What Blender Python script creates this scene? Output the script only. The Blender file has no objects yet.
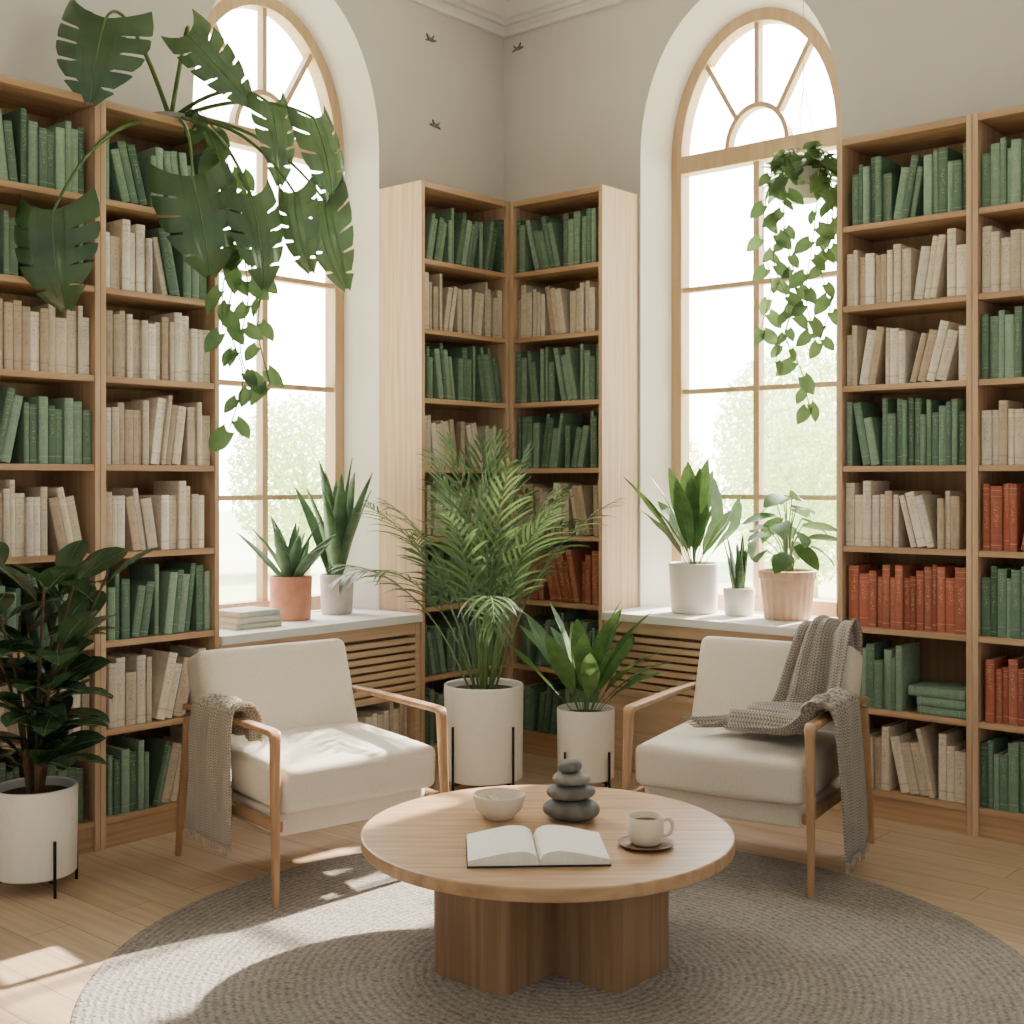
import bpy, bmesh, math, random
from mathutils import Vector, Matrix
V=Vector; PI=math.pi; sin=math.sin; cos=math.cos
C=bpy.context.scene.collection
# ------------------------------------------------------------------ camera (room frame: corner of the room at the origin)
F=1267.0; TH=math.asin(.655)
CAM=V((4.609,-5.251,1.4)); RX=V((cos(TH),sin(TH),0)); FW=V((-sin(TH),cos(TH),0)); UP=V((0,0,1))
def P(u,v,d): return CAM+RX*((u-512)/F*d)+FW*d+UP*((480-v)/F*d)
cd=bpy.data.cameras.new('camera'); cam=bpy.data.objects.new('camera',cd); C.objects.link(cam)
cam.location=CAM; cam.rotation_euler=(PI/2,0,TH); cd.sensor_width=36; cd.lens=F/1024*36; cd.shift_y=-32/1024
bpy.context.scene.camera=cam

# ------------------------------------------------------------------ helpers
def tag(o,label=None,cat=None,group=None,kind=None):
    if label: o['label']=label
    if cat: o['category']=cat
    if group: o['group']=group
    if kind: o['kind']=kind
    return o
def thing(name,label,cat,loc=(0,0,0),rot=0,group=None):
    o=bpy.data.objects.new(name,None); C.objects.link(o); o.location=loc; o.rotation_euler=(0,0,rot)
    o.empty_display_size=.05
    return tag(o,label,cat,group)
def cr(pts,n):
    pts=[V(p) for p in pts]
    if len(pts)<3:
        return [pts[0].lerp(pts[-1],i/n) for i in range(n+1)]
    q=[pts[0]*2-pts[1]]+pts+[pts[-1]*2-pts[-2]]
    segs=len(pts)-1; out=[]
    for i in range(n+1):
        f=i/n*segs; k=min(int(f),segs-1); t=f-k
        a,b,c,d=q[k],q[k+1],q[k+2],q[k+3]
        out.append(.5*((2*b)+(c-a)*t+(2*a-5*b+4*c-d)*t*t+(3*b-a-3*c+d)*t**3))
    return out
class MB:
    def __init__(s): s.bm=bmesh.new()
    def v(s,p): return s.bm.verts.new(p)
    def f(s,vs,mi=0):
        try:
            fc=s.bm.faces.new(vs); fc.material_index=mi; return fc
        except ValueError: return None
    def box(s,x0,x1,y0,y1,z0,z1,M=None,mi=0):
        vs=[V((x,y,z)) for x in (x0,x1) for y in (y0,y1) for z in (z0,z1)]
        vs=[s.v(M@p if M else p) for p in vs]
        for q in ((0,1,3,2),(4,6,7,5),(0,4,5,1),(2,3,7,6),(0,2,6,4),(1,5,7,3)): s.f([vs[i] for i in q],mi)
    def extrude(s,pts,vec,mi=0):
        a=[s.v(V(p)) for p in pts]; b=[s.v(V(p)+V(vec)) for p in pts]; n=len(a)
        s.f(a,mi); s.f(b[::-1],mi)
        for i in range(n): s.f([a[i],a[(i+1)%n],b[(i+1)%n],b[i]],mi)
    def lathe(s,prof,seg=40,c=(0,0,0),ribs=0,ramp=0,mi=0):
        c=V(c); rows=[]
        for r,z in prof:
            if r<1e-5: rows.append([s.v(c+V((0,0,z)))])
            else:
                rows.append([s.v(c+V(((r+ramp*cos(ribs*2*PI*j/seg))*cos(2*PI*j/seg),(r+ramp*cos(ribs*2*PI*j/seg))*sin(2*PI*j/seg),z))) for j in range(seg)])
        for a,b in zip(rows,rows[1:]):
            for j in range(seg):
                k=(j+1)%seg
                if len(a)==1 and len(b)==1: continue
                if len(a)==1: s.f([a[0],b[k],b[j]],mi)
                elif len(b)==1: s.f([a[j],a[k],b[0]],mi)
                else: s.f([a[j],a[k],b[k],b[j]],mi)
    def tube(s,pts,r,seg=8,mi=0):
        pts=[V(p) for p in pts]; n=len(pts); rows=[]; up=None
        for i,p in enumerate(pts):
            t=(pts[min(i+1,n-1)]-pts[max(i-1,0)])
            if t.length<1e-9: t=V((0,0,1))
            t.normalize()
            if up is None: up=t.orthogonal().normalized()
            up=(up-t*up.dot(t))
            if up.length<1e-6: up=t.orthogonal()
            up.normalize(); b=t.cross(up)
            rr=r[i] if isinstance(r,(list,tuple)) else (r(i/(n-1)) if callable(r) else r)
            rows.append([s.v(p+(up*cos(2*PI*j/seg)+b*sin(2*PI*j/seg))*rr) for j in range(seg)])
        for a,b in zip(rows,rows[1:]):
            for j in range(seg): s.f([a[j],a[(j+1)%seg],b[(j+1)%seg],b[j]],mi)
        s.f(rows[0][::-1],mi); s.f(rows[-1],mi)
    def sweep(s,pts,w,h,side,seg=16,mi=0):
        pts=[V(p) for p in pts]; n=len(pts); rows=[]; side=V(side)
        for i,p in enumerate(pts):
            t=(pts[min(i+1,n-1)]-pts[max(i-1,0)]).normalized(); up=t.cross(side).normalized()
            k=i/(n-1); ww=w(k) if callable(w) else w; hh=h(k) if callable(h) else h
            row=[]
            for j in range(seg):
                a=2*PI*(j+.5)/seg; ca,sa=cos(a),sin(a)
                row.append(s.v(p+side*(ww/2*math.copysign(abs(ca)**.4,ca))+up*(hh/2*math.copysign(abs(sa)**.4,sa))))
            rows.append(row)
        for a,b in zip(rows,rows[1:]):
            for j in range(seg): s.f([a[j],a[(j+1)%seg],b[(j+1)%seg],b[j]],mi)
        s.f(rows[0][::-1],mi); s.f(rows[-1],mi)
    def cushion(s,w,d,h,r,puff=0,M=None,cuts=14,mi=0):
        tb=bmesh.new(); bmesh.ops.create_cube(tb,size=2); bmesh.ops.subdivide_edges(tb,edges=tb.edges[:],cuts=cuts,use_grid_fill=True)
        H=V((w/2,d/2,h/2)); idx={}
        for v in tb.verts:
            q=V([math.copysign(abs(c)**.6,c) for c in v.co])
            p=V((q.x*H.x,q.y*H.y,q.z*H.z)); inn=V([max(-(H[i]-r),min(H[i]-r,p[i])) for i in range(3)])
            e=p-inn
            if e.length>1e-7: p=inn+e.normalized()*r
            fx=max(0,1-(p.x/H.x)**2); fy=max(0,1-(p.y/H.y)**2); fz=max(0,1-(p.z/H.z)**2)
            if h<d: p.z+=math.copysign(puff*(fx*fy)**.6,p.z) if abs(p.z)>h*.2 else 0
            else: p.y+=math.copysign(puff*(fx*fz)**.6,p.y) if abs(p.y)>d*.2 else 0
            p.x+=math.copysign(puff*.4*fy*fz,p.x)*(abs(p.x)/H.x)**3
            idx[v]=s.v(M@p if M else p)
        for fc in tb.faces: s.f([idx[v] for v in fc.verts],mi)
        tb.free()
    def clamp(s,x0=None,y1=None,x1=None,y0=None):
        for v in s.bm.verts:
            if x0 is not None and v.co.x<x0: v.co.x=x0+(v.co.x-x0)*.03
            if y1 is not None and v.co.y>y1: v.co.y=y1+(v.co.y-y1)*.03
            if x1 is not None and v.co.x>x1: v.co.x=x1+(v.co.x-x1)*.03
    def build(s,name,mats,parent=None,smooth=0,bevel=0,loc=None,rot=0,solid=0,noload=False,seg=2):
        bm=s.bm; bmesh.ops.recalc_face_normals(bm,faces=bm.faces[:])
        me=bpy.data.meshes.new(name); bm.to_mesh(me); bm.free()
        for m in (mats if isinstance(mats,(list,tuple)) else [mats]): me.materials.append(m)
        if smooth:
            for p in me.polygons: p.use_smooth=True
            if smooth<3: me.set_sharp_from_angle(angle=smooth)
        if noload: return me
        o=bpy.data.objects.new(name,me); C.objects.link(o)
        if parent: o.parent=parent
        if loc is not None: o.location=loc; o.rotation_euler=(0,0,rot)
        if bevel:
            b=o.modifiers.new('bevel','BEVEL'); b.width=bevel; b.segments=seg; b.limit_method='ANGLE'
        if solid:
            b=o.modifiers.new('solid','SOLIDIFY'); b.thickness=solid; b.offset=0
        return o

# ------------------------------------------------------------------ materials
def mat(name,c1,c2=None,rough=.6,scale=(8,8,8),bump=0,bscale=None,spec=.3,metal=0,detail=5,lo=.35,hi=.65,trans=0,sheen=0,dist=.004,tcol=(.3,.40,.14)):
    m=bpy.data.materials.new(name); m.use_nodes=True; nt=m.node_tree; N=nt.nodes; K=nt.links
    b=N['Principled BSDF']; out=N['Material Output']
    b.inputs['Roughness'].default_value=rough; b.inputs['Metallic'].default_value=metal
    b.inputs['Specular IOR Level'].default_value=spec
    if sheen: b.inputs['Sheen Weight'].default_value=sheen
    c2=c2 or tuple(x*.85 for x in c1)
    tc=N.new('ShaderNodeTexCoord'); mp=N.new('ShaderNodeMapping'); mp.inputs['Scale'].default_value=scale
    K.new(tc.outputs['Object'],mp.inputs['Vector'])
    no=N.new('ShaderNodeTexNoise'); no.inputs['Scale'].default_value=1; no.inputs['Detail'].default_value=detail
    K.new(mp.outputs['Vector'],no.inputs['Vector'])
    ramp=N.new('ShaderNodeValToRGB'); e=ramp.color_ramp.elements
    e[0].position=lo; e[0].color=(*c2,1); e[1].position=hi; e[1].color=(*c1,1)
    K.new(no.outputs['Fac'],ramp.inputs['Fac']); K.new(ramp.outputs['Color'],b.inputs['Base Color'])
    if bump:
        bp=N.new('ShaderNodeBump'); bp.inputs['Strength'].default_value=bump; bp.inputs['Distance'].default_value=dist
        if bscale:
            n2=N.new('ShaderNodeTexNoise'); n2.inputs['Scale'].default_value=bscale; n2.inputs['Detail'].default_value=3
            K.new(tc.outputs['Object'],n2.inputs['Vector']); K.new(n2.outputs['Fac'],bp.inputs['Height'])
        else: K.new(no.outputs['Fac'],bp.inputs['Height'])
        K.new(bp.outputs['Normal'],b.inputs['Normal'])
    if trans:
        t=N.new('ShaderNodeBsdfTranslucent'); mx=N.new('ShaderNodeMixShader'); mx.inputs['Fac'].default_value=trans
        g=N.new('ShaderNodeMixRGB'); g.inputs['Fac'].default_value=.4; g.inputs['Color2'].default_value=(*tcol,1)
        K.new(ramp.outputs['Color'],g.inputs['Color1']); K.new(g.outputs['Color'],t.inputs['Color'])
        K.new(b.outputs['BSDF'],mx.inputs[1]); K.new(t.outputs['BSDF'],mx.inputs[2]); K.new(mx.outputs['Shader'],out.inputs['Surface'])
    return m
WALL=mat('wall_plaster',(.62,.588,.573),(.59,.558,.543),.9,(3,3,3),bump=.2,bscale=160,spec=.1,dist=.002)
WHITE=mat('white_plaster',(.88,.865,.855),(.86,.845,.835),.8,(3,3,3),bump=.1,bscale=120,spec=.15)
CEIL=mat('ceiling_paint',(.74,.72,.71),(.71,.69,.68),.9,(3,3,3),spec=.1)
OC1,OC2=(.54,.355,.215),(.40,.25,.14)
OAKZ=mat('oak_upright',(.60,.42,.275),(.47,.315,.19),.5,(45,45,1.6),bump=.08,detail=8)
OAKX=mat('oak_lengthwise',OC1,OC2,.5,(1.6,45,45),bump=.08,detail=8)
OAKS=mat('oak_slat',(.66,.47,.31),(.55,.38,.24),.5,(1.6,45,45),detail=8)
FRAME=mat('window_oak',(.62,.44,.28),(.52,.35,.21),.5,(30,30,2),detail=6)
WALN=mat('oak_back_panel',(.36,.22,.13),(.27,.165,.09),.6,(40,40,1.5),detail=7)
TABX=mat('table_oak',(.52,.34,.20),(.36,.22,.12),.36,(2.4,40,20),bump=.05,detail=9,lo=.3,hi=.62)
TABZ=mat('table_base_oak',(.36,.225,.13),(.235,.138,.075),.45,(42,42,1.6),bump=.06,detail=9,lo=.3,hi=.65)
CHW=mat('chair_oak',(.46,.28,.155),(.36,.21,.11),.4,(25,25,4),detail=6)
CREAM=mat('cream_upholstery',(.78,.715,.615),(.70,.63,.53),.95,(170,170,170),bump=.4,bscale=380,spec=.1,sheen=.2,dist=.002)
POTW=mat('white_ceramic',(.79,.755,.70),(.76,.72,.66),.5,(60,60,60),bump=.04,lo=.3,hi=.5)
POTG=mat('grey_ceramic',(.50,.47,.44),(.44,.41,.385),.7,(30,30,30),bump=.1)
TERR=mat('terracotta',(.60,.28,.18),(.52,.23,.145),.8,(20,20,20),bump=.1)
PEACH=mat('peach_clay',(.67,.475,.33),(.61,.415,.28),.75,(20,20,20),bump=.1)
SOIL=mat('soil',(.07,.045,.03),(.03,.02,.013),.95,(60,60,60),bump=1,bscale=70)
BLK=mat('black_metal',(.015,.015,.015),(.02,.02,.02),.4,(10,10,10),metal=.6)
STONE=mat('dark_stone',(.165,.157,.15),(.11,.105,.10),.75,(30,30,30),bump=.2,bscale=90)
STONE2=mat('grey_stone',(.27,.255,.24),(.20,.19,.18),.75,(30,30,30),bump=.2,bscale=90)
SPECK=mat('speckled_ceramic',(.74,.65,.54),(.48,.40,.32),.5,(170,170,170),lo=.27,hi=.34)
DARKW=mat('dark_wood',(.20,.12,.07),(.14,.08,.045),.5,(60,8,60))
PAPER=mat('paper',(.85,.82,.76),(.8,.77,.71),.9,(90,90,2),spec=.1)
PAGES=mat('page_edges',(.76,.67,.52),(.64,.55,.41),.9,(300,10,10),spec=.1)
COVERB=mat('black_cover',(.02,.02,.02),(.03,.03,.03),.6,(50,50,50))
LEAF_D=mat('monstera_leaf',(.042,.11,.042),(.02,.062,.026),.2,(9,9,9),spec=.8,trans=.16)
RIB=mat('leaf_rib',(.14,.24,.09),(.11,.2,.07),.4,(20,20,20))
LEAF_P=mat('pothos_leaf',(.09,.19,.06),(.045,.115,.035),.36,(14,14,14),spec=.5,trans=.2)
LEAF_R=mat('rubber_leaf',(.042,.095,.045),(.02,.055,.026),.26,(8,8,8),spec=.65,trans=.1)
LEAF_B=mat('broad_leaf',(.07,.155,.046),(.033,.09,.026),.6,(16,16,16),spec=.2,trans=.1,tcol=(.2,.32,.08))
LEAF_F=mat('fresh_broad_leaf',(.105,.21,.07),(.05,.13,.038),.6,(16,16,16),spec=.2,trans=.12,tcol=(.25,.38,.1))
LEAF_A=mat('agave_leaf',(.12,.22,.12),(.065,.14,.07),.5,(20,20,20),spec=.3,trans=.12)
LEAF_S=mat('snake_leaf',(.12,.21,.085),(.05,.11,.05),.5,(14,14,60),trans=.1)
LEAF_PALM=mat('palm_leaf',(.065,.14,.045),(.025,.07,.022),.45,(10,10,10),spec=.3,trans=.18)
STEM=mat('green_stem',(.12,.20,.06),(.08,.14,.045),.5,(20,20,20))
BROWN=mat('brown_stem',(.12,.075,.04),(.08,.05,.03),.8,(40,40,40))
CORD=mat('jute_cord',(.6,.5,.38),(.5,.4,.3),.9,(80,80,80))
BIRD=mat('grey_bird_metal',(.20,.19,.18),(.15,.14,.13),.6,(30,30,30))
TREE=mat('washed_out_tree_leaf',(.74,.82,.52),(.62,.74,.42),.6,(1.2,1.2,1.2),trans=.5,tcol=(.7,.82,.42))  # overexposed haze outside is put into the colour: leaves bleached pale
BARK=mat('washed_out_bark',(.68,.66,.5),(.58,.58,.42),.9,(8,8,8))  # trunk colour bleached the same way, to look washed out by glare
GRASS=mat('washed_out_grass',(.72,.79,.54),(.64,.73,.46),.9,(2,2,2))  # lawn colour lightened to carry the overexposed look beyond the windows

def MATH(N,K,op,a,bv=0,c=None):
    n=N.new('ShaderNodeMath'); n.operation=op
    for i,x in enumerate((a,bv,c)):
        if x is None: continue
        if isinstance(x,(int,float)): n.inputs[i].default_value=x
        else: K.new(x,n.inputs[i])
    return n.outputs[0]
def weave(name,c1,c2):
    # loops laid in concentric rows around the rug's centre
    m=bpy.data.materials.new(name); m.use_nodes=True; nt=m.node_tree; N=nt.nodes; K=nt.links; b=N['Principled BSDF']
    b.inputs['Roughness'].default_value=.95; b.inputs['Specular IOR Level'].default_value=.1; b.inputs['Sheen Weight'].default_value=.15
    tc=N.new('ShaderNodeTexCoord')
    M=lambda *a: MATH(N,K,*a)
    vo=N.new('ShaderNodeTexVoronoi'); vo.inputs['Scale'].default_value=95; K.new(tc.outputs['Object'],vo.inputs['Vector'])
    no=N.new('ShaderNodeTexNoise'); no.inputs['Scale'].default_value=48; no.inputs['Detail'].default_value=6; K.new(tc.outputs['Object'],no.inputs['Vector'])
    n3=N.new('ShaderNodeTexNoise'); n3.inputs['Scale'].default_value=5; n3.inputs['Detail'].default_value=3; K.new(tc.outputs['Object'],n3.inputs['Vector'])
    ln=N.new('ShaderNodeVectorMath'); ln.operation='LENGTH'; K.new(tc.outputs['Object'],ln.inputs[0])
    rr=M('ADD',ln.outputs['Value'],M('MULTIPLY',no.outputs['Fac'],.012))
    ringv=M('MULTIPLY',M('ADD',M('SINE',M('MULTIPLY',rr,2*PI/.024)),1),.5)
    f=M('ADD',M('ADD',M('ADD',M('MULTIPLY',vo.outputs['Distance'],.38),M('MULTIPLY',no.outputs['Fac'],.6)),M('MULTIPLY',n3.outputs['Fac'],.25)),M('MULTIPLY',ringv,.16))
    r=N.new('ShaderNodeValToRGB'); e=r.color_ramp.elements; e[0].position=.48; e[0].color=(*c1,1); e[1].position=.98; e[1].color=(*c2,1)
    K.new(f,r.inputs['Fac']); K.new(r.outputs['Color'],b.inputs['Base Color'])
    bp=N.new('ShaderNodeBump'); bp.invert=True; bp.inputs['Strength'].default_value=.9; bp.inputs['Distance'].default_value=.009
    K.new(f,bp.inputs['Height']); K.new(bp.outputs['Normal'],b.inputs['Normal']); return m
RUG=weave('rug_weave',(.385,.345,.308),(.135,.118,.104))
def knit(name,c1,c2,st):
    # rows of V shaped stitches laid out in the cloth's own metres (UV)
    m=bpy.data.materials.new(name); m.use_nodes=True; nt=m.node_tree; N=nt.nodes; K=nt.links; b=N['Principled BSDF']
    b.inputs['Roughness'].default_value=.95; b.inputs['Specular IOR Level'].default_value=.08; b.inputs['Sheen Weight'].default_value=.25
    tc=N.new('ShaderNodeTexCoord'); sp=N.new('ShaderNodeSeparateXYZ'); K.new(tc.outputs['UV'],sp.inputs['Vector'])
    M=lambda *a: MATH(N,K,*a)
    f=M('MULTIPLY',M('ABSOLUTE',M('SUBTRACT',M('FRACT',M('DIVIDE',sp.outputs['X'],st)),.5)),2)
    h=M('SINE',M('MULTIPLY',M('ADD',M('DIVIDE',sp.outputs['Y'],st*.62),M('MULTIPLY',f,.75)),2*PI))
    g=M('SUBTRACT',1,M('POWER',M('ABSOLUTE',M('SUBTRACT',M('MULTIPLY',f,2),1)),3))
    ht=M('MULTIPLY',M('ADD',M('MULTIPLY',h,.35),.65),M('ADD',M('MULTIPLY',g,.7),.3))
    no=N.new('ShaderNodeTexNoise'); no.inputs['Scale'].default_value=22; no.inputs['Detail'].default_value=4; K.new(tc.outputs['Object'],no.inputs['Vector'])
    fac=M('MULTIPLY',ht,M('ADD',M('MULTIPLY',no.outputs['Fac'],.5),.75))
    r=N.new('ShaderNodeValToRGB'); e=r.color_ramp.elements; e[0].position=.1; e[0].color=(*c2,1); e[1].position=.85; e[1].color=(*c1,1)
    K.new(fac,r.inputs['Fac']); K.new(r.outputs['Color'],b.inputs['Base Color'])
    bp=N.new('ShaderNodeBump'); bp.inputs['Strength'].default_value=.8; bp.inputs['Distance'].default_value=.005
    K.new(ht,bp.inputs['Height']); K.new(bp.outputs['Normal'],b.inputs['Normal']); return m
THROW=knit('taupe_knit',(.56,.49,.40),(.22,.185,.145),.015)
THROW2=knit('grey_taupe_knit',(.47,.42,.365),(.15,.13,.11),.018)
FRI1=mat('taupe_yarn',(.52,.45,.37),(.38,.32,.26),.95,(90,90,90),spec=.1)
FRI2=mat('grey_taupe_yarn',(.43,.385,.335),(.30,.265,.23),.95,(90,90,90),spec=.1)

def floormat():
    m=bpy.data.materials.new('oak_floorboards'); m.use_nodes=True; nt=m.node_tree; N=nt.nodes; K=nt.links; b=N['Principled BSDF']
    b.inputs['Roughness'].default_value=.42; b.inputs['Specular IOR Level'].default_value=.35
    tc=N.new('ShaderNodeTexCoord'); br=N.new('ShaderNodeTexBrick'); br.offset=.37
    br.inputs['Scale'].default_value=1; br.inputs['Brick Width'].default_value=1.5; br.inputs['Row Height'].default_value=.15
    br.inputs['Mortar Size'].default_value=.0016; br.inputs['Color1'].default_value=(.65,.495,.35,1); br.inputs['Color2'].default_value=(.55,.405,.275,1); br.inputs['Mortar'].default_value=(.28,.19,.12,1)
    K.new(tc.outputs['Object'],br.inputs['Vector'])
    mp=N.new('ShaderNodeMapping'); mp.inputs['Scale'].default_value=(2,40,1); no=N.new('ShaderNodeTexNoise'); no.inputs['Scale'].default_value=1; no.inputs['Detail'].default_value=8
    K.new(tc.outputs['Object'],mp.inputs['Vector']); K.new(mp.outputs['Vector'],no.inputs['Vector'])
    r=N.new('ShaderNodeValToRGB'); r.color_ramp.elements[0].position=.3; r.color_ramp.elements[0].color=(.76,.72,.68,1); r.color_ramp.elements[1].position=.65
    K.new(no.outputs['Fac'],r.inputs['Fac'])
    mx=N.new('ShaderNodeMixRGB'); mx.blend_type='MULTIPLY'; mx.inputs['Fac'].default_value=.8
    K.new(br.outputs['Color'],mx.inputs['Color1']); K.new(r.outputs['Color'],mx.inputs['Color2']); K.new(mx.outputs['Color'],b.inputs['Base Color'])
    return m
FLOOR=floormat()
def glassmat():
    m=bpy.data.materials.new('clear_pane'); m.use_nodes=True; nt=m.node_tree; N=nt.nodes; K=nt.links; N.remove(N['Principled BSDF'])
    t=N.new('ShaderNodeBsdfTransparent'); g=N.new('ShaderNodeBsdfGlossy'); g.inputs['Roughness'].default_value=.02
    mx=N.new('ShaderNodeMixShader'); mx.inputs['Fac'].default_value=.03
    K.new(t.outputs[0],mx.inputs[1]); K.new(g.outputs[0],mx.inputs[2]); K.new(mx.outputs[0],N['Material Output'].inputs['Surface']); return m
PANE=glassmat()
def bookmat(name,col,mark,amt):
    m=bpy.data.materials.new(name); m.use_nodes=True; nt=m.node_tree; N=nt.nodes; K=nt.links; b=N['Principled BSDF']
    b.inputs['Roughness'].default_value=.8; b.inputs['Specular IOR Level'].default_value=.2
    tc=N.new('ShaderNodeTexCoord'); sp=N.new('ShaderNodeSeparateXYZ'); K.new(tc.outputs['UV'],sp.inputs['Vector'])
    M=lambda *a: MATH(N,K,*a)
    oi=N.new('ShaderNodeObjectInfo'); rnd=oi.outputs['Random']
    mz=M('COMPARE',sp.outputs['Y'],M('ADD',M('MULTIPLY',rnd,.25),.5),.2); mx_=M('COMPARE',sp.outputs['X'],.5,.2)
    mp=N.new('ShaderNodeMapping'); mp.inputs['Scale'].default_value=(5,34,1); K.new(tc.outputs['UV'],mp.inputs['Vector'])
    cb=N.new('ShaderNodeCombineXYZ'); K.new(M('MULTIPLY',rnd,50),cb.inputs['X'])
    ad=N.new('ShaderNodeVectorMath'); K.new(mp.outputs['Vector'],ad.inputs[0]); K.new(cb.outputs[0],ad.inputs[1])
    no=N.new('ShaderNodeTexNoise'); no.inputs['Scale'].default_value=1; no.inputs['Detail'].default_value=2; K.new(ad.outputs[0],no.inputs['Vector'])
    txt=M('MULTIPLY',M('MULTIPLY',mz,mx_),M('GREATER_THAN',no.outputs['Fac'],.55))
    l1=M('COMPARE',sp.outputs['Y'],.93,.006); l2=M('COMPARE',sp.outputs['Y'],M('ADD',M('MULTIPLY',rnd,.12),.05),.007); l3=M('COMPARE',sp.outputs['Y'],.84,.004)
    fac=M('MULTIPLY',M('MINIMUM',M('ADD',M('ADD',M('ADD',l1,l2),l3),txt),1),amt)
    n2=N.new('ShaderNodeTexNoise'); n2.inputs['Scale'].default_value=45; n2.inputs['Detail'].default_value=4; K.new(tc.outputs['Object'],n2.inputs['Vector'])
    r=N.new('ShaderNodeValToRGB'); r.color_ramp.elements[0].position=.3; r.color_ramp.elements[0].color=(*[x*.8 for x in col],1); r.color_ramp.elements[1].position=.7; r.color_ramp.elements[1].color=(*col,1)
    K.new(n2.outputs['Fac'],r.inputs['Fac'])
    # each copy a little lighter or darker than the next
    hv=N.new('ShaderNodeHueSaturation'); K.new(M('ADD',M('MULTIPLY',rnd,.36),.82),hv.inputs['Value']); K.new(r.outputs['Color'],hv.inputs['Color'])
    mix=N.new('ShaderNodeMixRGB'); K.new(fac,mix.inputs['Fac']); K.new(hv.outputs['Color'],mix.inputs['Color1']); mix.inputs['Color2'].default_value=(*mark,1)
    K.new(mix.outputs['Color'],b.inputs['Base Color']); return m

# ------------------------------------------------------------------ room shell
CZ=4.05
def mp(side,s,o,z): return V((-o,s,z)) if side=='L' else V((s,o,z))
ZS=3.03; Z0=.76
def prof(c,hw,rise,z0=Z0,n=28):
    pts=[(c-hw,z0)]
    for i in range(n+1):
        a=PI-PI*i/n; pts.append((c+hw*cos(a),ZS+rise*sin(a)))
    pts.append((c+hw,z0)); return pts
def ring(mb,side,A,B,o0,o1):
    a0=[mb.v(mp(side,s,o0,z)) for s,z in A]; b0=[mb.v(mp(side,s,o0,z)) for s,z in B]
    a1=[mb.v(mp(side,s,o1,z)) for s,z in A]; b1=[mb.v(mp(side,s,o1,z)) for s,z in B]
    for i in range(len(A)-1):
        mb.f([a0[i],a0[i+1],b0[i+1],b0[i]]); mb.f([a1[i],b1[i],b1[i+1],a1[i+1]])
        mb.f([a0[i],a1[i],a1[i+1],a0[i+1]]); mb.f([b0[i],b0[i+1],b1[i+1],b1[i]])
    mb.f([a0[0],b0[0],b1[0],a1[0]]); mb.f([a0[-1],a1[-1],b1[-1],b0[-1]])
def sbox(mb,side,s0,s1,o0,o1,z0,z1):
    p,q=mp(side,s0,o0,z0),mp(side,s1,o1,z1)
    mb.box(min(p.x,q.x),max(p.x,q.x),min(p.y,q.y),max(p.y,q.y),z0,z1)
HWO,RO,HWF,RF=.545,.75,.482,.66
def make_wall(side,c,sA,sB,name):
    mb=MB()
    def q(a): mb.f([mb.v(mp(side,s,0,z)) for s,z in a])
    q([(sA,0),(c-HWO,0),(c-HWO,CZ),(sA,CZ)]); q([(c+HWO,0),(sB,0),(sB,CZ),(c+HWO,CZ)]); q([(c-HWO,0),(c+HWO,0),(c+HWO,Z0-.04),(c-HWO,Z0-.04)])
    pr=prof(c,HWO,RO)[1:-1]
    for (a,b),(d,e) in zip(pr,pr[1:]): q([(a,b),(d,e),(d,CZ),(a,CZ)])
    tag(mb.build(name,WALL),kind='structure')
WCL,WCR=-1.485,1.46
make_wall('L',WCL,-7.2,0,'wall_left'); make_wall('R',WCR,0,7.0,'wall_right')
def reveal(side,c,name):
    mb=MB(); A=prof(c,HWO,RO,Z0-.04); B=prof(c,HWF,RF,Z0-.04)
    a=[mb.v(mp(side,s,0,z)) for s,z in A]; b=[mb.v(mp(side,s,.2,z)) for s,z in B]
    for i in range(len(A)-1): mb.f([a[i],a[i+1],b[i+1],b[i]])
    tag(mb.build(name,WHITE,smooth=.6),kind='structure')
reveal('L',WCL,'trim_1'); reveal('R',WCR,'trim_2')
def window(side,c,name):
    mb=MB(); ring(mb,side,prof(c,HWF+.01,RF+.01),prof(c,HWF-.055,RF-.055),.19,.27)
    sbox(mb,side,c-HWF,c+HWF,.19,.27,Z0,Z0+.07)
    w=tag(mb.build(name,FRAME,smooth=.6,bevel=.003),kind='structure')
    mb=MB(); sbox(mb,side,c-HWF+.05,c+HWF-.05,.185,.265,2.955,3.045); mb.build('transom',FRAME,w,bevel=.004)
    mb=MB(); sbox(mb,side,c-.016,c+.016,.2,.25,Z0+.06,2.96)
    for z in (1.317,1.849,2.366): sbox(mb,side,c-HWF+.05,c+HWF-.05,.203,.247,z-.012,z+.012)
    mb.build('muntin',FRAME,w)
    mb=MB()
    def arc(hw,r): return [(c+hw*cos(PI-PI*i/24),ZS+r*sin(PI-PI*i/24)) for i in range(25)]
    ring(mb,side,arc(.178,.215),arc(.155,.19),.2,.25)
    for a in (PI*.27,PI/2,PI*.73):
        p=V((c+.17*cos(a),ZS+.205*sin(a))); q=V((c+(HWF-.04)*cos(a),ZS+(RF-.04)*sin(a))); t=(q-p).normalized(); n=V((-t.y,t.x))*.012
        pts=[p+n,q+n,q-n,p-n]
        mb.extrude([mp(side,x.x,.203,x.y) for x in pts],mp(side,0,.044,0))
    mb.build('fanlight_bars',FRAME,w,smooth=.6)
    mb=MB(); pr=prof(c,HWF-.03,RF-.03,Z0+.03); mb.f([mb.v(mp(side,s,.228,z)) for s,z in pr]); mb.build('pane',PANE,w)
window('L',WCL,'window_1'); window('R',WCR,'window_2')
mb=MB(); mb.box(0,7,-7.2,0,-.08,0); tag(mb.build('floor',FLOOR),kind='structure')
mb=MB(); mb.box(0,7,-7.2,0,CZ,CZ+.08); tag(mb.build('ceiling',CEIL),kind='structure')
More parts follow.
